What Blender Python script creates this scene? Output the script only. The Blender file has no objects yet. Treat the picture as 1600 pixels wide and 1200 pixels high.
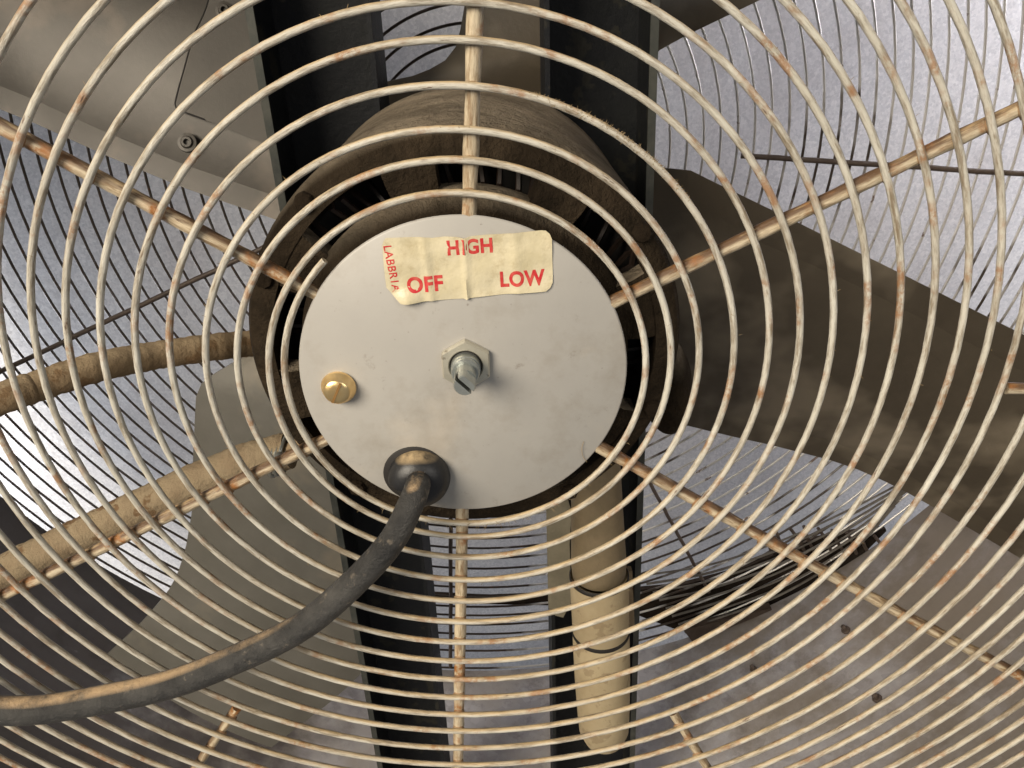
import bpy, bmesh, math, random
import numpy as np
from mathutils import Vector, Matrix
random.seed(4)
S = bpy.context.scene
COL = S.collection
PI = math.pi

# ------------------------------------------------------------------ camera
FPX = 1155.6                                  # focal length in pixels of a 1600 px wide frame
CM = np.array([[0.9986189, -0.0259498, -0.0456820],
               [0.0524941, 0.4573470, 0.8877376],
               [-0.0021441, -0.8889096, 0.4580776]])
CT = np.array([-0.01870592, 0.00255506, -0.28957413])
CC = -CM.T @ CT
cd = bpy.data.cameras.new('camera'); cam = bpy.data.objects.new('camera', cd); COL.objects.link(cam)
m = Matrix([list(r) + [0] for r in CM.T] + [[0, 0, 0, 1]]); m.translation = Vector(CC)
cam.matrix_world = m
cd.sensor_width = 36; cd.lens = 26.0; cd.clip_start = 0.01; cd.clip_end = 50
S.camera = cam
# ------------------------------------------------------------------ light
w = bpy.data.worlds.new('World'); S.world = w; w.use_nodes = True
bg = w.node_tree.nodes['Background']; bg.inputs[0].default_value = (0.92, 0.95, 1.0, 1); bg.inputs[1].default_value = 0.18
def area(name, loc, target, size, power, color):
    l = bpy.data.lights.new(name, 'AREA'); l.size = size; l.energy = power; l.color = color; l.shape = 'DISK'
    o = bpy.data.objects.new(name, l); COL.objects.link(o); o.location = loc
    o.rotation_euler = (Vector(target) - Vector(loc)).to_track_quat('-Z', 'Y').to_euler(); return o
area('key_lamp', (-1.65, -1.85, 1.35), (0, 0, 0), 1.6, 142, (1.0, 0.89, 0.73))
area('fill_lamp', (1.5, -1.7, 1.0), (0, 0.4, -0.1), 1.0, 12, (1.0, 0.95, 0.88))  # unseen fill added from the front right
area('side_fill_left', (-1.25, .52, -.62), (-.1, .62, -.1),   .5, 21, (0.97, 0.98, 1.0))  # unseen lamp added to brighten the sheet from the lower left
area('side_fill_right', (1.3, .50, .45), (.2, .62, .1), .6, 44, (0.99, 0.96, 1.0))  # unseen lamp added to brighten the right of the sheet
S.view_settings.view_transform = 'Standard'; S.view_settings.look = 'None'
S.view_settings.exposure = 0; S.view_settings.gamma = 1

KN = [665, 672, 678, 685, 691, 697, 700, 705, 709, 713, 722, 736, 751, 763, 773, 788, 805, 821, 834, 851, 868, 878, 885, 899, 914, 920, 933, 960, 986, 1001, 1013, 1032, 1047, 1056, 1069, 1092, 1116, 1128, 1136, 1156, 1178, 1193, 1203, 1218, 1238, 1250, 1260, 1277, 1294, 1300, 1311, 1335, 1360, 1376, 1386, 1402, 1417, 1425, 1436, 1453, 1478, 1495, 1507, 1524, 1540, 1549, 1558, 1571, 1594, 1612, 1627, 1646, 1660, 1665, 1669, 1680, 1706, 1730, 1748, 1765, 1780, 1794, 1807, 1821, 1836, 1851, 1867, 1886, 1898, 1908, 1919, 1931, 1946, 1966, 1985, 2000, 2009, 2022, 2039, 2060, 2080, 2097, 2110, 2116, 2116, 2127, 2145, 2168, 2194, 2218, 2239, 2255, 2268, 2283, 2298, 2313, 2329, 2346, 2363, 2380, 2397, 2414, 2431, 2447, 2464, 2481, 2498, 2515, 2532, 2549]
KT0, KSTEP = -0.5, 0.125

# ------------------------------------------------------------------ helpers
def W(x, y, Y):
    """point of the place seen at photo pixel x,y on the vertical plane at depth Y"""
    d = np.array([(x - 800) / FPX, -(y - 600) / FPX, -1.0]) @ CM
    return Vector(CC + d * (Y - CC[1]) / d[1])

def empty(name, loc, label=None, cat=None, group=None):
    o = bpy.data.objects.new(name, None); COL.objects.link(o); o.location = loc; o.empty_display_size = .02
    tag(o, label, cat, group); return o
def tag(o, label=None, cat=None, group=None, kind=None):
    if label: o['label'] = label
    if cat: o['category'] = cat
    if group: o['group'] = group
    if kind: o['kind'] = kind
    return o
def link(name, me, mat, parent=None, smooth=True):
    if smooth:
        me.polygons.foreach_set('use_smooth', [True] * len(me.polygons))
    mats = mat if isinstance(mat, (list, tuple)) else [mat]
    for q in mats:
        if q.name not in [a.name for a in me.materials if a]: me.materials.append(q)
    o = bpy.data.objects.new(name, me); COL.objects.link(o)
    if parent: o.parent = parent
    return o
def mesh(name, vs, fs):
    me = bpy.data.meshes.new(name); me.from_pydata([tuple(v) for v in vs], [], fs); me.update(); return me
def from_bm(name, bm, mat, parent=None, smooth=True, sharp=40):
    bmesh.ops.recalc_face_normals(bm, faces=bm.faces)
    me = bpy.data.meshes.new(name); bm.to_mesh(me); bm.free()
    o = link(name, me, mat, parent, smooth)
    if smooth:
        try: me.set_sharp_from_angle(angle=math.radians(sharp))
        except Exception: pass
    return o
def sweep(path, rad, n=10, caps=True, squash=None, hint=None):
    P = np.array([tuple(p) for p in path], float); N = len(P)
    T = np.gradient(P, axis=0); T /= np.linalg.norm(T, axis=1)[:, None]
    u = np.array(hint if hint is not None else (0, 1, 0), float)
    vs = []; R = np.full(N, rad) if np.isscalar(rad) else np.array(rad, float)
    for i in range(N):
        u = u - T[i] * (u @ T[i]); u /= np.linalg.norm(u); v = np.cross(T[i], u)
        for k in range(n):
            a = 2 * PI * k / n
            s = squash if squash else 1.0
            vs.append(P[i] + R[i] * (math.cos(a) * u * s + math.sin(a) * v))
    fs = [(i * n + k, i * n + (k + 1) % n, (i + 1) * n + (k + 1) % n, (i + 1) * n + k) for i in range(N - 1) for k in range(n)]
    if caps: fs += [tuple(range(n))[::-1], tuple((N - 1) * n + k for k in range(n))]
    return vs, fs
def tube(name, path, rad, mat, parent=None, n=10, **k):
    vs, fs = sweep(path, rad, n, **k); me = mesh(name, vs, fs)
    Q = np.array([tuple(p) for p in path], float); L = np.r_[0, np.cumsum(np.linalg.norm(np.diff(Q, axis=0), axis=1))]
    rr0 = rad if np.isscalar(rad) else float(np.mean(rad))
    at = me.attributes.new('wrap', 'FLOAT_VECTOR', 'POINT'); ri = np.arange(len(vs)) // n; ka = 2 * PI * (np.arange(len(vs)) % n) / n
    at.data.foreach_set('vector', np.stack([L[ri] * .22, rr0 * np.cos(ka) * 1.6, rr0 * np.sin(ka) * 1.6], 1).astype(np.float32).ravel())
    bm = bmesh.new(); bm.from_mesh(me); bmesh.ops.recalc_face_normals(bm, faces=bm.faces); bm.to_mesh(me); bm.free()
    o = link(name, me, mat, parent)
    try: me.set_sharp_from_angle(angle=math.radians(50))
    except Exception: pass
    return o
def spline(pts, n):
    P = [Vector(p) for p in pts]; P = [P[0] * 2 - P[1]] + P + [P[-1] * 2 - P[-2]]; out = []
    for i in range(1, len(P) - 2):
        for k in range(n):
            t = k / n
            out.append(0.5 * ((2 * P[i]) + (P[i + 1] - P[i - 1]) * t + (2 * P[i - 1] - 5 * P[i] + 4 * P[i + 1] - P[i + 2]) * t * t
                              + (3 * P[i] - P[i - 1] - 3 * P[i + 1] + P[i + 2]) * t ** 3))
    out.append(P[-2]); return out
def lathe(prof, seg=64, axis='Y', center=(0, 0, 0)):
    """prof: list of (radius, along axis)"""
    bm = bmesh.new(); rings = []
    for r, h in prof:
        ring = []
        for k in range(seg if r > 1e-6 else 1):
            a = 2 * PI * k / seg
            p = (r * math.cos(a), h, r * math.sin(a)) if axis == 'Y' else (r * math.cos(a), r * math.sin(a), h)
            ring.append(bm.verts.new(Vector(p) + Vector(center)))
        rings.append(ring)
    for A, B in zip(rings, rings[1:]):
        if len(A) == 1 and len(B) == 1: continue
        for k in range(seg):
            k2 = (k + 1) % seg
            if len(A) == 1: bm.faces.new((A[0], B[k], B[k2]))
            elif len(B) == 1: bm.faces.new((A[k], A[k2], B[0]))
            else: bm.faces.new((A[k], A[k2], B[k2], B[k]))
    return bm
def prism(outline, d):
    """closed polygon of Vectors extruded by vector d"""
    bm = bmesh.new(); a = [bm.verts.new(p) for p in outline]; b = [bm.verts.new(Vector(p) + d) for p in outline]; n = len(a)
    bm.faces.new(a); bm.faces.new(b[::-1])
    for k in range(n): bm.faces.new((a[k], b[k], b[(k + 1) % n], a[(k + 1) % n]))
    return bm
def box(bm, lo, hi):
    r = bmesh.ops.create_cube(bm, size=1)
    for v in r['verts']:
        v.co = Vector([(lo[i] + hi[i]) / 2 + v.co[i] * (hi[i] - lo[i]) for i in range(3)])
def patch(ea, eb, camber=0, thick=.0022, nu=28, nv=14, folds=()):
    """sheet between two edge polylines of world points, bowed towards -Y, with thickness"""
    def samp(e, n):
        P = [Vector(p) for p in e]; L = [0]
        for a, b in zip(P, P[1:]): L.append(L[-1] + (b - a).length)
        out = []
        for i in range(n + 1):
            s = L[-1] * i / n; j = 0
            while j < len(P) - 2 and L[j + 1] < s: j += 1
            out.append(P[j].lerp(P[j + 1], (s - L[j]) / max(1e-9, L[j + 1] - L[j])))
        return out
    A, B = samp(ea, nu), samp(eb, nu); bm = bmesh.new(); g = {}
    for side in (0, 1):
        for i in range(nu + 1):
            for j in range(nv + 1):
                t = j / nv; p = A[i].lerp(B[i], t) + Vector((0, -camber * 4 * t * (1 - t) + side * thick + sum(d * max(0, (t - c) / (1 - c)) if c > .5 else d * max(0, 1 - t / c) for c, d in folds), 0))
                g[side, i, j] = bm.verts.new(p)
    for side in (0, 1):
        for i in range(nu):
            for j in range(nv):
                bm.faces.new((g[side, i, j], g[side, i + 1, j], g[side, i + 1, j + 1], g[side, i, j + 1]))
    for i in range(nu):
        for j in (0, nv): bm.faces.new((g[0, i, j], g[0, i + 1, j], g[1, i + 1, j], g[1, i, j]))
    for j in range(nv):
        for i in (0, nu): bm.faces.new((g[0, i, j], g[0, i, j + 1], g[1, i, j + 1], g[1, i, j]))
    return bm

# ------------------------------------------------------------------ materials
class NT:
    def __init__(s, name):
        s.m = bpy.data.materials.new(name); s.m.use_nodes = True; s.t = s.m.node_tree; s.n = s.t.nodes; s.l = s.t.links
        s.b = s.n['Principled BSDF']; s.co = s.n.new('ShaderNodeTexCoord').outputs['Object']
    def noise(s, scale, detail=6, rough=.6, stretch=None, dist=0):
        q = s.n.new('ShaderNodeTexNoise'); q.inputs['Scale'].default_value = scale; q.inputs['Detail'].default_value = detail
        q.inputs['Roughness'].default_value = rough; q.inputs['Distortion'].default_value = dist
        co = s.co
        if stretch:
            mp = s.n.new('ShaderNodeMapping'); mp.inputs['Scale'].default_value = stretch; s.l.new(co, mp.inputs[0]); co = mp.outputs[0]
        s.l.new(co, q.inputs['Vector']); return q.outputs['Fac']
    def voro(s, scale, out='Color', stretch=None):
        q = s.n.new('ShaderNodeTexVoronoi'); q.inputs['Scale'].default_value = scale; s.l.new(s.co, q.inputs['Vector']); return q.outputs[out]
    def ramp(s, f, a, b, c0=0.0, c1=1.0):
        q = s.n.new('ShaderNodeMapRange'); q.inputs['From Min'].default_value = a; q.inputs['From Max'].default_value = b
        q.inputs['To Min'].default_value = c0; q.inputs['To Max'].default_value = c1
        q.clamp = True; s.l.new(f, q.inputs['Value']); return q.outputs[0]
    def mix(s, f, A, B, mode='MIX'):
        q = s.n.new('ShaderNodeMix'); q.data_type = 'RGBA'; q.blend_type = mode
        for i, v in ((0, f), (6, A), (7, B)):
            if isinstance(v, (int, float)): q.inputs[i].default_value = v
            elif isinstance(v, tuple): q.inputs[i].default_value = (*v, 1)
            else: s.l.new(v, q.inputs[i])
        return q.outputs[2]
    def math(s, op, a, b=None):
        q = s.n.new('ShaderNodeMath'); q.operation = op
        for i, v in ((0, a), (1, b)):
            if v is None: continue
            if isinstance(v, (int, float)): q.inputs[i].default_value = v
            else: s.l.new(v, q.inputs[i])
        return q.outputs[0]
    def up(s):
        """how far a face looks up: settled dust collects there"""
        g = s.n.new('ShaderNodeNewGeometry'); x = s.n.new('ShaderNodeSeparateXYZ'); s.l.new(g.outputs['Normal'], x.inputs[0]); return x.outputs['Z']
    def bump(s, h, dist, strength=.6):
        q = s.n.new('ShaderNodeBump'); q.inputs['Distance'].default_value = dist; q.inputs['Strength'].default_value = strength
        s.l.new(h, q.inputs['Height']); s.l.new(q.outputs[0], s.b.inputs['Normal'])
    def fin(s, col, rough=.6, metal=0.0, spec=.5):
        for k, v in (('Base Color', col), ('Roughness', rough), ('Metallic', metal), ('Specular IOR Level', spec)):
            if isinstance(v, (int, float)): s.b.inputs[k].default_value = v
            elif isinstance(v, tuple): s.b.inputs[k].default_value = (*v, 1)
            else: s.l.new(v, s.b.inputs[k])
        return s.m

def wire_mat(name, base, pale, tan, dark, rust, top):
    t = NT(name); obj_co = t.co
    a = t.n.new('ShaderNodeAttribute'); a.attribute_name = 'wrap'; wrap = a.outputs['Vector']
    c = t.mix(t.ramp(t.noise(22, 4), .38, .66), base, pale)
    up = t.up()
    c = t.mix(t.math('MULTIPLY', t.ramp(up, .30, .88), t.ramp(t.noise(45, 5), .22, .55, .4, 1)), c, tan)
    t.co = wrap
    c = t.mix(t.ramp(t.noise(420, 6, .7), .47, .64, 0, .72), c, dark)                       # grime streaks along the wire
    c = t.mix(t.math('MULTIPLY', t.ramp(t.noise(150, 5, .7), .56, .64), .75), c, dark)
    if top: c = t.mix(t.math('MULTIPLY', t.ramp(up, .12, .55), t.ramp(t.noise(150, 5, .65), .38, .50, .1, .95)), c, top)
    r2 = t.ramp(t.noise(330, 6, .75), .60, .66)
    t.co = obj_co
    r = t.math('MULTIPLY', t.ramp(t.noise(52, 3), .54, .64), t.ramp(t.noise(300, 4, .7), .40, .56))
    c = t.mix(t.math('MULTIPLY', r, rust), c, (.30, .125, .035))
    c = t.mix(t.math('MULTIPLY', t.math('MULTIPLY', r2, t.ramp(t.noise(38, 3), .48, .58)), .9), c, (.10, .05, .025))
    t.co = wrap; t.bump(t.noise(600, 6, .75), .0009, .7)
    return t.fin(c, .33, 0, .5)
M_wire = wire_mat('cream_wire_paint', (.50, .465, .39), (.60, .575, .50), (.50, .37, .20), (.19, .14, .085), .7, None)
M_rod = wire_mat('tan_dusty_rod', (.58, .48, .33), (.52, .45, .33), (.47, .33, .17), (.20, .12, .055), 1.0, (.10, .052, .024))

def simple(name, a, b, scale=20, rough=.6, metal=0.0, bump=None, spots=None, dust=None, spec=.5):
    t = NT(name); c = t.mix(t.ramp(t.noise(scale, 7, .65), .35, .68), a, b)
    if dust: c = t.mix(t.math('MULTIPLY', t.ramp(t.up(), dust[2], dust[3]), t.ramp(t.noise(dust[4], 6, .7), .3, .6, dust[5], 1)), c, tuple(dust[0:1][0]))
    if spots: c = t.mix(t.math('MULTIPLY', t.ramp(t.noise(spots[1], 4, .6), spots[2], spots[2] + (.13 if spots[1] < 20 else .04)), spots[3]), c, spots[0])
    if bump: t.bump(t.noise(bump[0], 6, .7), bump[1], .7)
    return t.fin(c, rough, metal, spec)

t = NT('plate_grey_paint')
c = t.mix(t.ramp(t.noise(14, 5), .35, .7), (.345, .33, .305), (.395, .378, .345))
c = t.mix(t.math('MULTIPLY', t.ramp(t.noise(75, 7, .8), .60, .72), .6), c, (.15, .12, .09))
c = t.mix(t.math('MULTIPLY', t.ramp(t.noise(24, 7, .72), .50, .68), .6), c, (.27, .24, .20))
c = t.mix(t.math('MULTIPLY', t.ramp(t.noise(17, 4, .6), .58, .72), .5), c, (.50, .44, .36))
c = t.mix(t.math('MULTIPLY', t.ramp(t.noise(420, 3, .6), .68, .74), .5), c, (.12, .09, .07))
c = t.mix(t.math('MULTIPLY', t.ramp(t.noise(60, 6, .8, (1, 1, 5)), .66, .70), .35), c, (.2, .14, .10))
t.bump(t.noise(700, 3), .0001, .3)
M_plate = t.fin(c, .42, 0.0, .5)

t = NT('yellowed_sticker_paper')
c = t.mix(t.ramp(t.noise(70, 5), .35, .65), (.52, .455, .29), (.64, .57, .40))
c = t.mix(t.math('MULTIPLY', t.ramp(t.noise(160, 7, .75), .54, .70), .5), c, (.34, .26, .14))
c = t.mix(t.math('MULTIPLY', t.ramp(t.noise(40, 6, .7), .52, .64), .4), c, (.42, .35, .21))
t.bump(t.noise(130, 4), .0008, .7); M_sticker = t.fin(c, .38, 0, .5)
t = NT('red_print')
c = t.mix(t.ramp(t.noise(350, 6), .42, .70), (.50, .018, .025), (.55, .11, .08)); M_red = t.fin(c, .45)

def galv(name, a, b, rough=.42, metal=.35, sc=1.0, stain=.25):
    t = NT(name)
    v = t.n.new('ShaderNodeSeparateColor'); t.l.new(t.voro(150 * sc), v.inputs[0])
    c = t.mix(v.outputs[0], a, b)
    c = t.mix(t.ramp(t.noise(70 * sc, 5), .35, .7, 0, .5), c, a)
    c = t.mix(t.ramp(t.noise(330, 3, .8), .52, .62, 0, .35), c, (.86, .86, .88))
    c = t.mix(t.ramp(t.noise(5, 5), .5, .7, 0, stain), c, (.30, .26, .26))
    t.bump(t.noise(60, 4), .001, .25)
    return t.fin(c, t.ramp(v.outputs[1], 0, 1, rough - .08, rough + .12), metal)
M_sheet = galv('galvanised_sheet', (.53, .54, .58), (.72, .72, .75), .40, .25, 2.2, .35)
t = NT('drum_galvanised_dusty')
v = t.n.new('ShaderNodeSeparateColor'); t.l.new(t.voro(110), v.inputs[0])
c = t.mix(v.outputs[0], (.36, .35, .37), (.46, .445, .465))
c = t.mix(t.ramp(t.noise(9, 6, .6), .4, .65), c, (.35, .315, .28))
c = t.mix(t.ramp(t.noise(21, 7, .75), .52, .70, 0, .7), c, (.12, .11, .11))
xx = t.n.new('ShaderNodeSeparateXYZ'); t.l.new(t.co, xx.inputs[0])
left_shade = t.math('ADD', t.math('MULTIPLY', xx.outputs[0], -1.25), t.math('MULTIPLY', t.noise(7, 6, .65), 1.1))            # shade on the left side, put into the colour
c = t.mix(t.ramp(left_shade, .74, .98, 0, .86), c, (.045, .036, .032))
right_brown = t.math('ADD', t.math('MULTIPLY', xx.outputs[0], 1.1), t.math('MULTIPLY', t.noise(9, 6, .7), .9))                 # darker and browner towards the right
c = t.mix(t.ramp(right_brown, .62, .95, 0, .8), c, (.19, .155, .12))
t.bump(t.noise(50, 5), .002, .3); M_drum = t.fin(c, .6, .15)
M_zinc = simple('bright_zinc', (.36, .38, .36), (.46, .48, .45), 200, .3, .75, (600, .0002))
M_nut = simple('zinc_nut_dusty', (.50, .47, .38), (.60, .57, .47), 150, .3, .55, (600, .0002), spots=((.16, .12, .08), 260, .62, .6))
M_brass = simple('brass', (.90, .62, .28), (.95, .72, .38), 150, .30, .92, (300, .0002))
M_black = simple('black_slot_shade', (.012, .010, .009), (.02, .017, .014), 60, .7)
M_rubber = simple('black_rubber', (.008, .008, .009), (.014, .014, .015), 90, .42, 0, (250, .0003), dust=((.46, .34, .19), 0, .70, .92, 140, .15))
t = NT('dusty_cord_rubber')
c = t.mix(t.ramp(t.noise(60, 6, .7), .35, .7), (.014, .0135, .013), (.058, .055, .05))
c = t.mix(t.math('MULTIPLY', t.ramp(t.up(), .80, .97), t.ramp(t.noise(55, 7, .75), .34, .56)), c, (.47, .33, .19))
c = t.mix(t.math('MULTIPLY', t.ramp(t.noise(150, 5, .7), .6, .72), .5), c, (.33, .27, .2))
t.bump(t.noise(230, 7, .75), .0022, .8); M_cord = t.fin(c, .5)
M_dustcable = simple('dust_caked_conduit', (.20, .14, .08), (.30, .215, .125), 50, .85, 0, (260, .0025), spots=((.16, .085, .035), 75, .56, .6), dust=((.42, .32, .2), 0, .2, .9, 60, .2), spec=.2)
M_tan = simple('tan_dusty_strap', (.27, .20, .125), (.37, .295, .19), 60, .8, 0, (180, .0035), spots=((.15, .08, .035), 60, .56, .8), spec=.2)
M_motor = simple('motor_brown_grime', (.018, .013, .008), (.055, .039, .024), 38, .85, 0, (120, .009), dust=((.31, .255, .185), 0, .50, .98, 24, .25), spec=.12)
M_motor_dark = simple('motor_dark_grime', (.016, .011, .007), (.038, .027, .017), 50, .9, 0, (200, .003), spec=.1)
M_blade = simple('blade_brown_paint', (.062, .049, .033), (.088, .071, .049), 14, .5, .0, (200, .0003), spots=((.215, .18, .13), 7, .50, .8))
M_blade_pale = simple('blade_grey_paint', (.042, .036, .029), (.078, .069, .057), 9, .45, .2, (240, .00015), spots=((.15, .12, .09), 11, .52, .7))
M_blade_olive = simple('blade_olive_paint', (.125, .118, .100), (.175, .166, .145), 10, .42, .2, (240, .0002), spots=((.27, .23, .17), 13, .57, .5))
M_upright = simple('upright_navy_black', (.005, .006, .009), (.011, .012, .012), 14, .6, 0, (120, .001), spots=((.05, .045, .028), 38, .60, .35), spec=.3)
M_edge = simple('upright_worn_edge', (.05, .055, .05), (.10, .10, .085), 60, .45, .4)
M_canister = simple('canister_tan_dust', (.42, .33, .20), (.50, .41, .26), 28, .7, 0, (130, .001), spots=((.26, .19, .11), 60, .58, .5), spec=.25)
M_canister_top = simple('canister_brown_cap', (.17, .13, .075), (.26, .20, .12), 30, .55, 0, (130, .001))
t = NT('rear_wire_zinc')
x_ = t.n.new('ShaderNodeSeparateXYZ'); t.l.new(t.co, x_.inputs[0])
f_ = t.math('ADD', t.ramp(x_.outputs[0], -.35, .45, -.22, .12), t.noise(7, 4))                 # browner left; bright glint on the right put into the colour
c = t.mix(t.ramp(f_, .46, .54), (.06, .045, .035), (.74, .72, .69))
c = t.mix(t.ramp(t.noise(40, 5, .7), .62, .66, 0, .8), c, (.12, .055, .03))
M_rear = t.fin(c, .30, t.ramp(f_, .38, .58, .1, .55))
M_rear_rod = simple('rear_rod_brown', (.07, .05, .04), (.12, .09, .07), 60, .5, .2, (200, .001))

# ------------------------------------------------------------------ the fan
fan = empty('drum_fan', (0, 0, -.67), 'large old drum fan with a rusty cream spiral wire guard, seen from the front', 'fan')
fan_inv = Vector((0, 0, .67))
def P(o):                                                   # children keep world coordinates
    o.location = o.location + fan_inv if o.parent is fan else o.location; return o

def dome(r, off=0):
    rr = min(r, .30); return -0.0005 - 0.179 * rr * rr + 1.4645 * rr ** 4 + max(0, r - .30) * .02 + off
kr = [k * 1e-4 for k in KN]
def rad(t):
    u = (t - KT0) / KSTEP
    if u >= len(kr) - 2: return kr[-2] + (u - (len(kr) - 2)) * KSTEP * .0121 + .0006 * math.sin(t * 5.1) * min(1, (u - len(kr) + 2) / 8)
    i = max(1, int(u)); f = u - i
    if i > len(kr) - 3: i = len(kr) - 3; f = u - i
    a, b, c, d = kr[i - 1:i + 3]
    return .5 * ((2 * b) + (c - a) * f + (2 * a - 5 * b + 4 * c - d) * f * f + (3 * b - a - 3 * c + d) * f ** 3)
path = []; NS = 96
t = -0.132
while rad(t) < .655:
    r = rad(t); a = PI + 2 * PI * t
    path.append((r * math.cos(a), dome(r), r * math.sin(a))); t += 1 / NS
guard = P(tube('guard_wire', path, .00134, M_wire, fan, 10))
GA = math.radians(85.0)
def rod(ang, r0, r1, rr):
    pts = []; n = int((r1 - r0) / .004); rs = []
    for i in range(n + 1):
        r = r0 + (r1 - r0) * i / n
        pts.append((r * math.cos(ang), dome(r, .0040), r * math.sin(ang)))
        rs.append(rr * (1 + .05 * math.sin(r * 190 + ang * 7) + random.uniform(-.03, .03)))
    o = tube('guard_rod', pts, rs, M_rod, guard, 12); return o
fine = {0: 84.2, 1: 145.0, 2: 204.1, 3: 264.9, 4: 325.4, 5: 25.1}
for k in range(6):
    rod(math.radians(fine[k]), .0585, .66, .00270)
    rod(math.radians(fine[k] + 30.2), .2165, .66, .0024)
# weld blobs where the wire crosses the rods
bm = bmesh.new()
for k in range(12):
    ang = math.radians(fine[k // 2] + (0 if k % 2 == 0 else 30.2)) % (2 * PI)
    for n in range(-1, 16):
        tt = ((ang - PI) / (2 * PI)) % 1 + n
        if tt < -.13: continue
        r = rad(tt)
        if r > .3 or (k % 2 and r < .216) or random.random() < .12: continue
        s = bmesh.ops.create_icosphere(bm, subdivisions=1, radius=1)
        for v in s['verts']:
            x, y, z = v.co; q = 1 + random.uniform(-.15, .15)
            rr = r + z * .0017 * q; aa = ang + x * .0032 * q / r
            v.co = (rr * math.cos(aa), dome(r, .0018) + y * .0018, rr * math.sin(aa))
w_ = from_bm('weld_bead', bm, simple('weld_rust', (.34, .24, .14), (.24, .12, .05), 160, .6, 0, (700, .0006)), guard, sharp=180); w_['kind'] = 'stuff'
# lint caught on the wires
bm = bmesh.new()
def hair(p, d, L, th=.00010):
    d = d.normalized(); side = d.cross(Vector((0, 1, 0))).normalized() * th
    q = p + d * L * .5 + Vector((random.uniform(-1, 1), random.uniform(-1, 1), random.uniform(-1, 1))) * L * .15; e = p + d * L
    a = [bm.verts.new(x) for x in (p - side, p + side, q + side * .8, q - side * .8, e)]
    bm.faces.new(a[:4]); bm.faces.new((a[3], a[2], a[4]))
def lint(t0, t1, n, L):
    for _ in range(n):
        tt = random.triangular(t0, t1, (t0 + t1) / 2); r = rad(tt) ; a = PI + 2 * PI * tt; rr = r + random.uniform(-.0012, .0013)
        p = Vector((rr * math.cos(a), dome(r) - random.uniform(0, .0014), rr * math.sin(a)))
        hair(p, Vector((math.cos(a) + random.uniform(-.9, .9), random.uniform(-.6, .1), math.sin(a) + random.uniform(-.9, .9))), random.uniform(.3, 1) * L)
lint(3.60, 3.72, 420, .0014); lint(2.55, 3.75, 140, .0012); lint(-.1, 14, 260, .0018); lint(.1, .45, 60, .004)
M_lint = simple('brown_lint', (.20, .14, .07), (.32, .23, .12), 90, .9)
o = from_bm('lint', bm, M_lint, guard, smooth=False); o['kind'] = 'stuff'

# ---- cover plate with its sticker, nut, shaft, screw
PRr = .064
gp = W(652, 744, -.001)
plate = P(from_bm('cover_plate', lathe([(0, 0), (.0632, 0), (.0638, .0004), (.064, .0010), (.0636, .0018), (0, .0018)], 128), M_plate, fan))
neck = P(from_bm('switch_box', lathe([(.052, .0022), (.0545, .004), (.0555, .020), (.060, .030)], 72), M_motor_dark, fan))
# hole rim behind the grommet
hc = W(649, 740, 0)
bm = lathe([(.0, -.0007), (.0128, -.0007), (.0133, -.0004), (.0133, .0001)], 48, 'Y', (hc.x, 0, hc.z)); from_bm('grommet_hole', bm, M_black, plate)
def hexpts(c, R, Y, rot=0): return [Vector((c.x + R * math.cos(rot + PI / 6 + k * PI / 3), Y, c.z + R * math.sin(rot + PI / 6 + k * PI / 3))) for k in range(6)]
nc = W(728, 570, -.0015); nc.y = 0
bm = bmesh.new(); N6 = 24
rings = []
def hexr(a, R, rot=-.03):
    b = ((a - rot) % (PI / 3)) - PI / 6; return R * math.cos(PI / 6) / math.cos(b)
for (R, Y, circ) in ((.0106, -.0002, 0), (.0106, -.0021, 0), (.0100, -.0029, 0), (.0068, -.0031, 1), (.0064, -.0026, 1), (.0064, -.0002, 1)):
    ring = []
    for k in range(48):
        a = 2 * PI * k / 48 ; q = R if circ else min(hexr(a, R, PI/6*0), R * .985)
        ring.append(bm.verts.new((nc.x + q * math.cos(a - .03 + PI/6*1), Y, nc.z + q * math.sin(a - .03 + PI/6*1))))
    rings.append(ring)
for A, B in zip(rings, rings[1:]):
    for k in range(48): bm.faces.new((A[k], A[(k + 1) % 48], B[(k + 1) % 48], B[k]))
from_bm('hex_nut', bm, M_nut, plate, sharp=25)
from_bm('nut_washer', lathe([(.0066, -.0022), (.0, -.0022)], 32, 'Y', (nc.x, 0, nc.z)), M_black, plate)
prof = [(.0057, -.0015), (.0057, -.0060)]
prof += [(.0050, -.0062), (.0050, -.0068), (.0055, -.0072), (.0055, -.0080), (.0050, -.0086), (.0, -.0086)]
sb = from_bm('shaft_bushing', lathe(prof, 40, 'Y', (nc.x, 0, nc.z)), M_zinc, plate, sharp=30)
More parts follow.
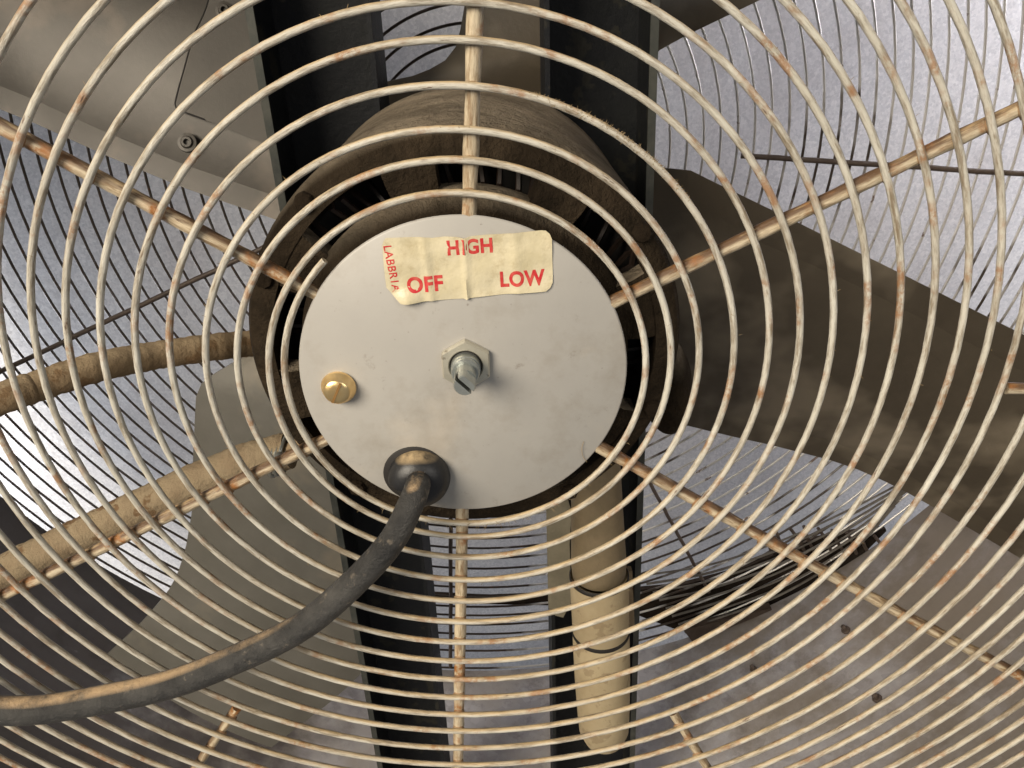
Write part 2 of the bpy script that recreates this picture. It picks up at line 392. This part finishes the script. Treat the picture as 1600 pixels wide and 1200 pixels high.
# slotted control shaft, a flat milled on one side
bm = bmesh.new(); R = .0041; sl = .00075
ang_s = math.radians(42)
def shaft_half(sgn):
    pts = []
    for k in range(17):
        a = -PI / 2 + PI * k / 16; x = max(R * math.cos(a), 0) + 0; y = R * math.sin(a)
        x = max(x, sl); pts.append((sgn * x, y))
    pts.insert(0, (sgn * sl, -R * .98)); pts.append((sgn * sl, R * .98))
    out = []
    for x, y in pts:
        if sgn > 0 and x > R * .78: x = R * .78
        out.append((x * math.cos(ang_s) - y * math.sin(ang_s), x * math.sin(ang_s) + y * math.cos(ang_s)))
    return out
for sgn in (-1, 1):
    pts = shaft_half(sgn); a = [bm.verts.new((nc.x + x, -.0086, nc.z + z)) for x, z in pts]
    b = [bm.verts.new((nc.x + x, -.0188, nc.z + z)) for x, z in pts]; c_ = [bm.verts.new((nc.x + x * .9, -.0194, nc.z + z * .9)) for x, z in pts]
    n = len(a)
    for k in range(n):
        bm.faces.new((a[k], b[k], b[(k + 1) % n], a[(k + 1) % n])); bm.faces.new((b[k], c_[k], c_[(k + 1) % n], b[(k + 1) % n]))
    bm.faces.new(c_)
bmesh.ops.remove_doubles(bm, verts=bm.verts, dist=1e-6)
pts = [(nc.x + (R * .99) * math.cos(2 * PI * k / 24), -.0086, nc.z + (R * .99) * math.sin(2 * PI * k / 24)) for k in range(24)]
a = [bm.verts.new(p) for p in pts]; b = [bm.verts.new((p[0], -.0140, p[2])) for p in pts]
for k in range(24): bm.faces.new((a[k], b[k], b[(k + 1) % 24], a[(k + 1) % 24]))
bm.faces.new(b)
from_bm('control_shaft', bm, M_zinc, plate, sharp=30)
bm = bmesh.new(); box(bm, (-sl * .98, -.0158, -R * .86), (sl * .98, -.0141, R * .86))
for v in bm.verts:
    x, z = v.co.x, v.co.z; v.co.x = nc.x + x * math.cos(ang_s) - z * math.sin(ang_s); v.co.z = nc.z + x * math.sin(ang_s) + z * math.cos(ang_s)
from_bm('shaft_slot_shade_block', bm, M_black, plate, smooth=False)  # black block added, the slot's shade put into its colour
# brass screw, domed with a slot
sc = W(529, 606, -.001); sc.y = 0
prof = [(.0067, -.0001), (.0069, -.0008), (.0066, -.0016), (.0058, -.0024), (.0052, -.0046), (.0046, -.0052), (.0026, -.0057), (0, -.0058)]
bm = lathe(prof, 40, 'Y', (sc.x, 0, sc.z)); bs = from_bm('brass_screw', bm, M_brass, plate, sharp=60)
bm = bmesh.new(); box(bm, (-.0045, -.00595, -.00045), (.0045, -.0052, .00045))
M_slot = simple('brass_slot', (.30, .16, .05), (.4, .22, .08), 80, .5, .5)
for v in bm.verts:
    a = math.radians(62); x, z = v.co.x, v.co.z; v.co.x = sc.x + x * math.cos(a) - z * math.sin(a); v.co.z = sc.z + x * math.sin(a) + z * math.cos(a)
from_bm('screw_slot', bm, M_slot, plate, smooth=False)

# sticker: a crinkled sheet, its printing as thin lettering on it
out_px = [(603, 372), (632, 371), (660, 371), (675, 372.5), (695, 369.5), (712, 370), (724, 372), (738, 369), (760, 367), (790, 365), (820, 363), (846, 360.5), (853, 361), (859, 366), (862.5, 374),
          (863, 400), (864, 430), (863.5, 442), (860, 450), (853, 455.5), (820, 458), (790, 460), (760, 463), (733, 466), (729, 468), (724, 467), (700, 468.5), (670, 470), (645, 472.5), (632, 473.5), (626, 473),
          (615, 463), (603.5, 450), (601, 430), (598.5, 405), (597, 385), (599, 377)]
o0 = W(598, 376, -.0008); ex = (W(856, 360.5, -.0008) - o0); Lx = ex.length; ex.normalize()
ez = (W(603.5, 466, -.0008) - o0); ez = -(ez - ex * ez.dot(ex)).normalized()
poly = [((W(x, y, -.0008) - o0).dot(ex), (W(x, y, -.0008) - o0).dot(ez)) for x, y in out_px]
def crease(u, v):
    f = u / Lx
    return 2.0 * (.00045 * math.exp(-((f - .495 - v * .6) / .014) ** 2) + .00030 * math.exp(-((f - .245 + v * .5) / .02) ** 2) + .0002 * math.exp(-((f - .80) / .03) ** 2)
            + .00012 * math.sin(u * 310 + v * 90) + .00009 * math.sin(v * 420 - u * 140)
            + .0012 * max(0, 1 - math.hypot(u - .006, v + .0235) / .006))
bm = bmesh.new(); vs = [bm.verts.new((u, 0, v)) for u, v in poly]; f = bm.faces.new(vs)
for c_, nn, rng in (('u', (1, 0, 0), np.arange(.0008, .068, .0011)), ('v', (0, 0, 1), np.arange(-.0275, .001, .0013))):
    for q in rng:
        co = (q, 0, 0) if c_ == 'u' else (0, 0, q)
        bmesh.ops.bisect_plane(bm, geom=bm.verts[:] + bm.edges[:] + bm.faces[:], plane_co=co, plane_no=nn)
def st(u, v, h): return Vector((o0.x, 0, o0.z)) + ex * u + ez * v + Vector((0, -.0003 - h - max(0, crease(u, v) + .00035), 0))
for v in bm.verts: v.co = st(v.co.x, v.co.z, 0)
e = bmesh.ops.extrude_face_region(bm, geom=bm.faces[:])
for v in e['geom']:
    if isinstance(v, bmesh.types.BMVert): v.co.y += .00018
sticker = from_bm('sticker', bm, M_sticker, plate, sharp=60)
def letters(txt, px, size, ang=0, offset=.0, sx=1.0, tear=None):
    cu = bpy.data.curves.new('lettering', 'FONT'); cu.body = txt; cu.size = 1; cu.align_x = 'CENTER'; cu.align_y = 'CENTER'; cu.offset = offset; cu.space_character = 1.06; cu.resolution_u = 6
    ob = bpy.data.objects.new('lettering', cu); COL.objects.link(ob)
    dg = bpy.context.evaluated_depsgraph_get(); dg.update(); me = bpy.data.meshes.new_from_object(ob.evaluated_get(dg))
    bpy.data.objects.remove(ob); bm = bmesh.new(); bm.from_mesh(me)
    xs = [v.co.x for v in bm.verts]; ys = [v.co.y for v in bm.verts]; cx, cy, h = (min(xs) + max(xs)) / 2, (min(ys) + max(ys)) / 2, max(ys) - min(ys)
    p = W(*px, -.0008) - o0; pu, pv = p.dot(ex), p.dot(ez); a = math.radians(ang)
    for k in range(-30, 31):
        bmesh.ops.bisect_plane(bm, geom=bm.verts[:] + bm.edges[:] + bm.faces[:], plane_co=(k * .12, 0, 0), plane_no=(1, 0, 0))
    for v in bm.verts:
        x = (v.co.x - cx) / h * size * sx; y = (v.co.y - cy) / h * size
        if tear: y += tear(x)
        u = pu + x * math.cos(a) - y * math.sin(a); w2 = pv + x * math.sin(a) + y * math.cos(a)
        v.co = st(u, w2, .00007)
    me2 = bpy.data.meshes.new('lettering'); bm.to_mesh(me2); bm.free(); return link('lettering', me2, M_red, plate, False)
S_ = .29 / FPX
letters('HIGH', (734, 385.5), 21 * S_ * 1.08, 0, .036, .90)
letters('OFF', (664, 444), 22.5 * S_ * 1.08, 0, .036, .92)
letters('LOW', (816.5, 435), 22.5 * S_ * 1.1, 0, .036, .84)
letters('LABBR1A', (612.5, 421), 11.5 * S_ * 1.03, -86, .012, 1.0)

# a hair and a few scratches on the plate
hp = spline([W(912, 690, -.0008), W(909, 701, -.0008), W(911, 713, -.0008), W(917, 722, -.0008)], 6)
tube('hair', hp, .00012, M_lint, plate, 5)
# ---- motor: can, front bell with openings, bosses
MR = .092
motor = P(from_bm('motor', lathe([(.086, .040), (.0905, .033), (.092, .040), (.092, .150), (.0925, .151), (.0925, .158), (.091, .160), (.0905, .186), (.086, .196), (.05, .204), (0, .205)], 96), M_motor, fan))
from_bm('motor_core', lathe([(.0845, .041), (.078, .050), (.058, .052)], 72), M_black, motor)
# bell ring, outer lip and hub ring joined by spokes
from_bm('bell_rim', lathe([(.0915, .038), (.0915, .031), (.0895, .027), (.0855, .025), (.0800, .024), (.0800, .036), (.086, .040)], 96), M_motor, motor)
from_bm('bell_hub', lathe([(.067, .040), (.0685, .026), (.066, .019), (.060, .015), (.050, .013)], 96), M_motor, motor)
for k in range(8):
    a = math.radians(12 + 45 * k); bw = math.radians(random.uniform(7.5, 11)); bm = bmesh.new(); g = []
    for (r, y) in ((.0665, .0235), (.074, .0225), (.082, .0255)):
        row = [bm.verts.new((r * math.cos(a + s * bw), y, r * math.sin(a + s * bw))) for s in (-1, -.5, 0, .5, 1)]
        row2 = [bm.verts.new((r * math.cos(a + s * bw), y + .012, r * math.sin(a + s * bw))) for s in (-1, -.5, 0, .5, 1)]
        g.append((row, row2))
    for (A, A2), (B, B2) in zip(g, g[1:]):
        for i in range(4): bm.faces.new((A[i], A[i + 1], B[i + 1], B[i])); bm.faces.new((A2[i], A2[i + 1], B2[i + 1], B2[i]))
        bm.faces.new((A[0], B[0], B2[0], A2[0])); bm.faces.new((A[4], B[4], B2[4], A2[4]))
    from_bm('bell_spoke', bm, M_motor, motor)
# windings glimpsed in the openings
bm = bmesh.new()
for k in range(64):
    a = 2 * PI * (k + random.uniform(-.4, .4)) / 64; 
    vs, fs = sweep([(r * math.cos(a + d), y, r * math.sin(a + d)) for r, y, d in ((.060, .046, 0), (.068, random.uniform(.038, .044), .02 + random.uniform(-.03, .03)), (.077, random.uniform(.039, .046), .05), (.083, .049, .07 + random.uniform(-.05, .05)))], .0013, 5)
    q = [bm.verts.new(v) for v in vs]; [bm.faces.new([q[i] for i in f]) for f in fs]
o = from_bm('winding', bm, simple('dark_winding', (.012, .008, .006), (.03, .017, .011), 200, .5), motor); o['kind'] = 'stuff'
for a, r in ((131, .0865), (155, .0860), (33, .0865), (-22, .0860), (-60, .086), (-130, .086)):
    a = math.radians(a); c0 = Vector((r * math.cos(a), 0, r * math.sin(a)))
    from_bm('bell_bolt', lathe([(.0042, .029), (.0042, .024), (.0034, .0225), (0, .0222)], 8, 'Y', c0), M_motor_dark, motor, smooth=False)
# mounting lug that bulges on the right
lc = W(1040, 600, .10)
bm = bmesh.new(); s = bmesh.ops.create_uvsphere(bm, u_segments=24, v_segments=14, radius=1)
for v in bm.verts: v.co = Vector((lc.x + v.co.x * .013, lc.y + v.co.y * .030, lc.z + v.co.z * .027))
from_bm('mounting_lug', bm, M_motor, motor)
# ---- uprights: dark channels open to the front
def channel(xa0, xa1, xb0, xb1, Y, outer, ztop=.55, zbot=-.64):
    """xa: left/right x at z=.133, xb: at z=-.44 (they lean a little)"""
    def X(e, z):
        a, b = (xa0, xb0) if e == 0 else (xa1, xb1); return a + (b - a) * (.133 - z) / (.133 + .44)
    sec = [(0, 0, Y), (0, 0, Y + .045), (1, 0, Y + .045), (1, 0, Y), (1, -.003, Y), (1, -.003, Y + .042), (0, .003, Y + .042), (0, .003, Y)]
    bm = bmesh.new(); rings = []
    for i in range(25):
        z = ztop + (zbot - ztop) * i / 24
        rings.append([bm.verts.new((X(e, z) + d, y, z)) for e, d, y in sec])
    for A, B in zip(rings, rings[1:]):
        for k in range(8): bm.faces.new((A[k], A[(k + 1) % 8], B[(k + 1) % 8], B[k]))
    o = P(from_bm('upright', bm, M_upright, fan, sharp=30))
    for e, d in ((0, .0015), (1, -.0015))[outer:outer + 1]:
        bm = bmesh.new(); rg = []
        for i in range(25):
            z = ztop + (zbot - ztop) * i / 24; x = X(e, z) + d
            rg.append([bm.verts.new((x + dx, y, z)) for dx, y in ((-.0024, Y - .0012), (.0024, Y - .0012), (.0024, Y + .0005), (-.0024, Y + .0005))])
        for A, B in zip(rg, rg[1:]):
            for k in range(4): bm.faces.new((A[k], A[(k + 1) % 4], B[(k + 1) % 4], B[k]))
        from_bm('lip', bm, M_edge, o, sharp=30)
    return o
UY = .207
a0, a1 = W(383, 0, UY), W(577, 0, UY); b0, b1 = W(592, 1200, UY), W(695, 1200, UY)
def lerpx(p, q, z): return p.x + (q.x - p.x) * (p.z - z) / (p.z - q.z)
channel(lerpx(a0, b0, .133), lerpx(a1, b1, .133), lerpx(a0, b0, -.44), lerpx(a1, b1, -.44), UY, 0)
a0, a1 = W(850, 0, UY), W(1028, 0, UY); b0, b1 = W(864, 1150, UY), W(996, 1000, UY)
channel(lerpx(a0, b0, .133), lerpx(a1, b1, .133), lerpx(a0, b0, -.44), lerpx(a1, b1, -.44), UY, 1)

pl = [W(x, y, .2035) for x, y in ((853, 770), (884, 770), (893, 800), (890, 850), (893, 940), (880, 965), (868, 962), (857, 950))]
P(from_bm('flange_plate', prism(pl, Vector((0, .0028, 0))), simple('grey_tan_flange', (.19, .17, .12), (.28, .25, .18), 40, .6, .1, (150, .001)), fan, sharp=30))
# ---- rear hub and blades
hub = P(from_bm('hub', lathe([(.012, .2), (.012, .26), (.06, .262), (.065, .27), (.065, .30), (.0, .302)], 48), M_motor, fan))
def pts(lst): return [W(x, y, Y) for x, y, Y in lst]
bA = P(from_bm('fan_blade', patch(pts([(-420, 20, .33), (0, 166, .31), (60, 190, .305), (170, 240, .300), (290, 290, .292), (420, 335, .285), (560, 385, .275)]),
                                 pts([(-520, -560, .41), (-200, -420, .40), (0, -330, .395), (150, -260, .39), (300, -200, .38), (420, -160, .375), (600, -120, .365)]), .022, nv=40, nu=40, folds=((.075, -.006),)), M_blade_pale, fan, sharp=14))
pass
bA['label'] = 'pale grey painted blade with a riveted bracket'
def on_plane(px, py, o3, u3, v3):
    n = u3.cross(v3); d = Vector(np.array([(px - 800) / FPX, -(py - 600) / FPX, -1.0]) @ CM); c = Vector(CC)
    return c + d * ((o3 - c).dot(n) / d.dot(n))
pA = (W(290, 290, .292), W(60, 190, .305) - W(290, 290, .292), W(300, -200, .38) - W(290, 290, .292))
off = Vector((0, -.0245, -.002))
pAo = (pA[0] + off, pA[1], pA[2])
br = [on_plane(x, y, *pAo) for x, y in ((345, -70), (322, 12), (303, 55), (287, 110), (276, 150), (274, 165), (282, 173), (320, 187), (480, 250), (480, -70))]
o = from_bm('bracket', prism(br, Vector((0, .003, 0))), simple('bracket_grey', (.060, .053, .044), (.088, .079, .065), 12, .48, .2, (240, .00015)), bA, sharp=30)
tube('bracket_seam', [p + Vector((0, .0004, 0)) for p in spline(br[:8], 4)], .0007, M_black, bA, 6)
def rivet(px, py, pl, parent, r=.006):
    c0 = on_plane(px, py, *pl); n = pl[1].cross(pl[2]).normalized()
    if n.y > 0: n = -n
    q = n.to_track_quat('Z', 'Y')
    bm = lathe([(r * 1.5, -.001), (r * 1.45, .0012), (r, .0014), (r * .8, .0030), (r * .45, .0030), (r * .35, .0006), (0, .0004)], 24, 'Z')
    for v in bm.verts: v.co = q @ v.co + c0
    return from_bm('rivet', bm, M_blade_pale, parent)
rivet(351, 17, (pAo[0], pAo[1], pAo[2]), bA, .0042); rivet(293, 223, (pA[0] + off * .72, pA[1], pA[2]), bA, .0045)
rivet(200, 560, (pA[0] + off * .72, pA[1], pA[2]), bA, .0045)

bC = P(from_bm('fan_blade', patch(pts([(960, 640, .34), (1050, 653, .335), (1130, 673, .33), (1195, 687, .33), (1313, 717, .325), (1391, 751, .32), (1445, 781, .32), (1600, 872, .31), (1950, 1090, .30)]),
                                 pts([(985, 262, .27), (1040, 257, .265), (1085, 264, .262), (1110, 280, .26), (1230, 338, .255), (1370, 407, .25), (1470, 457, .245), (1600, 522, .24), (1950, 700, .23)]), .012, nv=40, folds=((.87, -.010), (.10, -.008))), M_blade, fan, sharp=14))
bC['label'] = 'wide brown blade pointing right'
bD = P(from_bm('fan_blade', patch(pts([(420, 540, .30), (388, 553, .30), (332, 586, .30), (307, 606, .30), (302, 700, .295), (300, 800, .29), (290, 857, .29), (277, 898, .285), (260, 928, .285), (219, 975, .28), (168, 1022, .275)]),
                                 pts([(640, 560, .26), (660, 640, .26), (650, 700, .26), (640, 760, .26), (630, 850, .26), (600, 960, .26), (580, 1020, .26), (560, 1058, .26), (520, 1094, .258), (460, 1140, .257), (424, 1168, .257)]), .010, nv=40, folds=()), M_blade_olive, fan, sharp=40))
bD['label'] = 'olive grey blade pointing down to the left'
bB = P(from_bm('fan_blade', patch(pts([(560, 330, .27), (575, 150, .27), (590, 128, .27), (615, 125, .27), (645, 119, .272), (685, 103, .275), (706, 86, .28), (716, 65, .285), (724, 20, .29), (735, -60, .30), (760, -420, .36)]),
                                 pts([(900, 380, .30), (960, 200, .30), (1000, 110, .30), (1028, 80, .30), (1060, 62, .30), (1100, 42, .30), (1140, 23, .30), (1188, 0, .30), (1300, -60, .31), (1400, -110, .32), (1600, -210, .33)]), .008), M_blade, fan))
bB['label'] = 'brown blade pointing up behind the right upright'

# ---- canister on the right upright
cx = W(940, 950, .155); ca = W(936, 900, .155); cb = W(943, 1120, .155)
axis = (cb - ca).normalized()
def can(name, prof, mat, parent):
    q = (-axis).to_track_quat('Z', 'Y'); bm = lathe(prof, 40, 'Z')
    for v in bm.verts: v.co = q @ v.co + ca
    return from_bm(name, bm, mat, parent, sharp=50)
Rr = .0215
Lc = (W(943, 1155, .155) - ca).length
can_body = P(can('canister', [(.018, .0), (Rr * .99, .0), (Rr, -.004), (Rr, -.052), (Rr * .985, -.053), (Rr * .985, -.055), (Rr * 1.01, -.056), (Rr * 1.02, -Lc * .55), (Rr * .99, -Lc * .80), (Rr * .95, -Lc * .92), (Rr * .78, -Lc * .98), (0, -Lc)], M_canister, fan))
can_body['label'] = 'dust coated tan canister hanging on the right upright'
can('canister_cap', [(.0, .135), (.014, .130), (.0165, .10), (.0175, .07), (.0190, .035), (.0200, .012), (.0195, .004), (.017, .001), (0, .001)], M_canister_top, can_body)
can('canister_seam', [(Rr * 1.002, -.0515), (Rr * 1.03, -.0525), (Rr * 1.03, -.0545), (Rr * 1.002, -.0555)], M_black, can_body)
can('canister_seam', [(Rr * .97, .0025), (Rr * 1.01, .0015), (Rr * 1.01, -.0005), (Rr * .97, -.0015)], M_black, can_body)
pl = [W(x, y, .172) for x, y in ((968, 893), (988, 893), (992, 985), (974, 992), (970, 960))]
from_bm('canister_clip', prism(pl, Vector((0, .006, 0))), M_tan, can_body, sharp=30)

# ---- drum housing, rear guard
RD, YR = .668, .45
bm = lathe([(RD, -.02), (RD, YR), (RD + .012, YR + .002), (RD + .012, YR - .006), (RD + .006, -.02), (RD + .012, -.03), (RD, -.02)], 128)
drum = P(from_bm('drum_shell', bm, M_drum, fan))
for (x, y, r) in ((1178, 1047, .006), (1371, 1092, .007), (1322, 985, .007)):
    d = Vector(np.array([(x - 800) / FPX, -(y - 600) / FPX, -1.0]) @ CM); c = Vector(CC)
    A_, B_, C_ = d.x ** 2 + d.z ** 2, 2 * (c.x * d.x + c.z * d.z), c.x ** 2 + c.z ** 2 - RD ** 2
    p = c + d * ((-B_ + math.sqrt(B_ * B_ - 4 * A_ * C_)) / (2 * A_))
    n = Vector((-p.x, 0, -p.z)).normalized(); q = n.to_track_quat('Z', 'Y')
    r *= .42; bm = lathe([(r * 1.9, -.002), (r * 1.8, .002), (r, .0025), (r, .008), (0, .009)], 8, 'Z')
    for v in bm.verts: v.co = q @ v.co + p
    from_bm('bolt', bm, M_rear_rod, drum, smooth=False)

YG = .455
path = []; t = 0; rg = .10
while rg < .665:
    a = 2 * PI * t; rg = .10 + .0158 * t; path.append((rg * math.cos(a), YG + .0006 * math.sin(a * 3.3), rg * math.sin(a) - .004)); t += 1 / 120
rear = P(tube('rear_guard_wire', path, .00135, M_rear, fan, 8))
rear['label'] = 'thin grey spiral wire of the rear guard'
gc = Vector((0, YG - .003, -.002))
def rrod(p0, p1, r=.0020):
    pp = [p0.lerp(p1, i / 20) + Vector((random.uniform(-1, 1), 0, random.uniform(-1, 1))) * .0004 for i in range(21)]
    return tube('rear_guard_rod', pp, r, M_rear_rod, rear, 8)
rrod(W(1158, 243, YG - .003), W(1720, 280, YG - .003), .0026)
rrod(W(430, 378, YG - .003), W(-150, 652, YG - .003), .0026)
rrod(W(705, 560, YG - .003), W(704, 1042, YG - .003), .0025)
rrod(W(1005, 735, YG - .003), W(1108, 925, YG - .003), .0022)
M_gap = simple('dark_brown_gap', (.016, .011, .008), (.04, .03, .022), 40, .9, 0, (120, .002), spec=.1)
# dark strip added for the shaded gap low right, bent outer wires in front
def arcpatch(top, bot, Y, mat, nm, par, thick=.006):
    return from_bm(nm, patch([W(x, y, Y) for x, y in bot], [W(x, y, Y) for x, y in top], 0, thick, 30, 1), mat, par, smooth=False)
arcpatch([(672, 929), (760, 934), (860, 930), (960, 925), (1060, 916), (1150, 893), (1260, 846), (1330, 832), (1384, 826)],
         [(672, 938), (760, 944), (860, 946), (960, 948), (1060, 985), (1150, 990), (1250, 950), (1330, 885), (1385, 830)], .462, M_gap, 'dark_gap_strip', rear)
M_bent = simple('bent_wire_grey', (.10, .085, .07), (.26, .24, .21), 40, .4, .3)
for k in range(8):
    s = k / 7
    p = [W(1000 + 10 * k, 900 + 88 * s, .449), W(1110, 882 + 88 * s, .447), W(1220, 845 + 84 * s, .446), W(1330, 795 + 66 * s, .447), W(1440 - 6 * k, 738 + 52 * s, .449)]
    tube('bent_wire', spline(p, 8), .0013 + .0003 * (k % 2), M_bent, rear, 6)
for k in range(9):
    x = 1190 + 22 * k; y = 822 + abs(k - 3) * 3
    p0 = W(x, y, .452); p1 = W(x + 16 + 3 * (k % 3), y + 34 + 5 * (k % 2), .452)
    tube('bent_wire', [p0, p0.lerp(p1, .5) + Vector((.002 * (-1) ** k, 0, 0)), p1], .0022, M_rear_rod, rear, 6)
pl = [W(x, y, .440) for x, y in ((1212, 965), (1235, 953), (1246, 978), (1222, 995))]
from_bm('bracket', prism(pl, Vector((0, .01, 0))), simple('rust_brown', (.05, .02, .012), (.09, .04, .02), 60, .6), rear, sharp=30)
pl = [W(x, y, .442) for x, y in ((1068, 985), (1160, 962), (1205, 950), (1212, 968), (1150, 990), (1082, 1003))]
from_bm('bracket', prism(pl, Vector((0, .01, 0))), M_rear_rod, rear, sharp=30)

# ------------------------------------------------------------------ backing sheet behind the fan
bm = bmesh.new(); box(bm, (-1.3, .600, -1.0), (1.3, .604, 1.1))
sheet = from_bm('galvanised_sheet', bm, M_sheet, None, smooth=False)
tag(sheet, 'pale spangled galvanised metal sheet right behind the rear guard', 'metal sheet', kind='structure')

# ------------------------------------------------------------------ power cord and grommet
root = empty('power_cord', (gp.x, -.004, gp.z), 'thick dusty black power cord curving from the grommet out to the lower left', 'power cord')
inv = -Vector(root.location)
def R_(o): o.location = inv; return o
cp = [W(656, 742, .004), W(655, 745, -.004), W(652, 760, -.013), W(641, 790, -.020), W(612, 845, -.023), (W(560, 906, -.024)), W(485, 968, -.024), W(400, 1016, -.025), W(300, 1058, -.026), W(200, 1086, -.027), W(100, 1103, -.028), W(0, 1109, -.029), W(-160, 1100, -.03), W(-420, 1050, -.03)]
pth = spline(cp, 14)
pth = [p + Vector((0, 0, 1)) * (.0007 * math.sin(i * .16) * math.sin(i * .047 + 1) * min(1, i / 40)) for i, p in enumerate(pth)]
rs = [.0046 + .0017 * min(1, i / 100) + random.uniform(-.00006, .00006) for i in range(len(pth))]
R_(tube('cord', pth, rs, M_cord, root, 24))
bm = lathe([(.0118, .0015), (.0127, .0006), (.0130, -.0006), (.0129, -.0024), (.0123, -.0048), (.0110, -.0070), (.0092, -.0086), (.0070, -.0097), (.0042, -.0103), (0, -.0104)], 120, 'Y', (gp.x + .0008, 0, gp.z - .0006))
for v in bm.verts:                                            # the smaller half shell at the lower left sits lower
    dx, dz = v.co.x - gp.x - .0008, v.co.z - gp.z + .0006; a = math.degrees(math.atan2(dz, dx)) % 360
    if 184 < a < 262 and math.hypot(dx, dz) > .003:
        f = min(1, (a - 184) / 4, (262 - a) / 4); v.co.x -= dx * .07 * f; v.co.z -= dz * .07 * f; v.co.y = min(.0015, v.co.y + .0026 * f)
    g1 = math.exp(-((a - 68) / 2.2) ** 2) * (dz > 0 and math.hypot(dx, dz) < .009); v.co.y += .0007 * g1
R_(from_bm('grommet', bm, M_rubber, root, sharp=70))

# ------------------------------------------------------------------ conduits on the left
r1 = empty('cable_conduit', W(0, 622, .03), 'thick dust caked brown cable running left from the motor at mid height', 'cable', 'dusty cables left of the motor')
p = spline([W(470, 528, .11), W(400, 536, .105), W(330, 543, .09), W(240, 556, .075), W(150, 574, .055), W(60, 603, .04), W(0, 624, .03), W(-160, 690, .02)], 16)
o = tube('cable_sheath', p, [.0070 + .00012 * math.sin(i * .9) + random.uniform(-.00022, .00022) for i in range(len(p))], M_dustcable, r1, 20); o.location = -Vector(r1.location)
r2 = empty('cable_conduit', W(0, 900, .045), 'fat tan dust covered cable with a wire tie sloping down left along a guard rod', 'cable', 'dusty cables left of the motor')
p = spline([W(452, 704, .045), W(400, 716, .045), W(330, 742, .044), W(250, 777, .042), W(160, 820, .040), W(80, 858, .036), (W(0, 896, .032)), W(-140, 960, .026)], 16)
o = tube('cable_sheath', p, [.0088 + .00025 * math.sin(i * .37) + random.uniform(-.0003, .0003) for i in range(len(p))], M_tan, r2, 20); o.location = -Vector(r2.location)
p = spline([W(425, 714, .045), W(470, 700, .042), W(520, 676, .036), W(560, 650, .03)], 10)
o = tube('cable_core', p, .0052, M_dustcable, r2, 14); o.location = -Vector(r2.location)
for k in range(3):
    c0 = W(432 + 7 * k, 713 - 2 * k, .045); ring = [c0 + Vector((.003 * math.cos(a) * .3 + .002 * math.sin(a), .0095 * math.cos(a), .0095 * math.sin(a))) for a in np.linspace(0, 2 * PI, 25)]
    o = tube('wire_tie', ring, .0009, M_zinc, r2, 6, caps=False); o.location = -Vector(r2.location)
c0 = W(436, 716, .034)
bm = lathe([(.0026, .002), (.0030, 0), (.0026, -.003), (.0014, -.003), (.0013, 0)], 12, 'Y', c0)
o = from_bm('tie_knot', bm, M_zinc, r2); o.location = -Vector(r2.location)
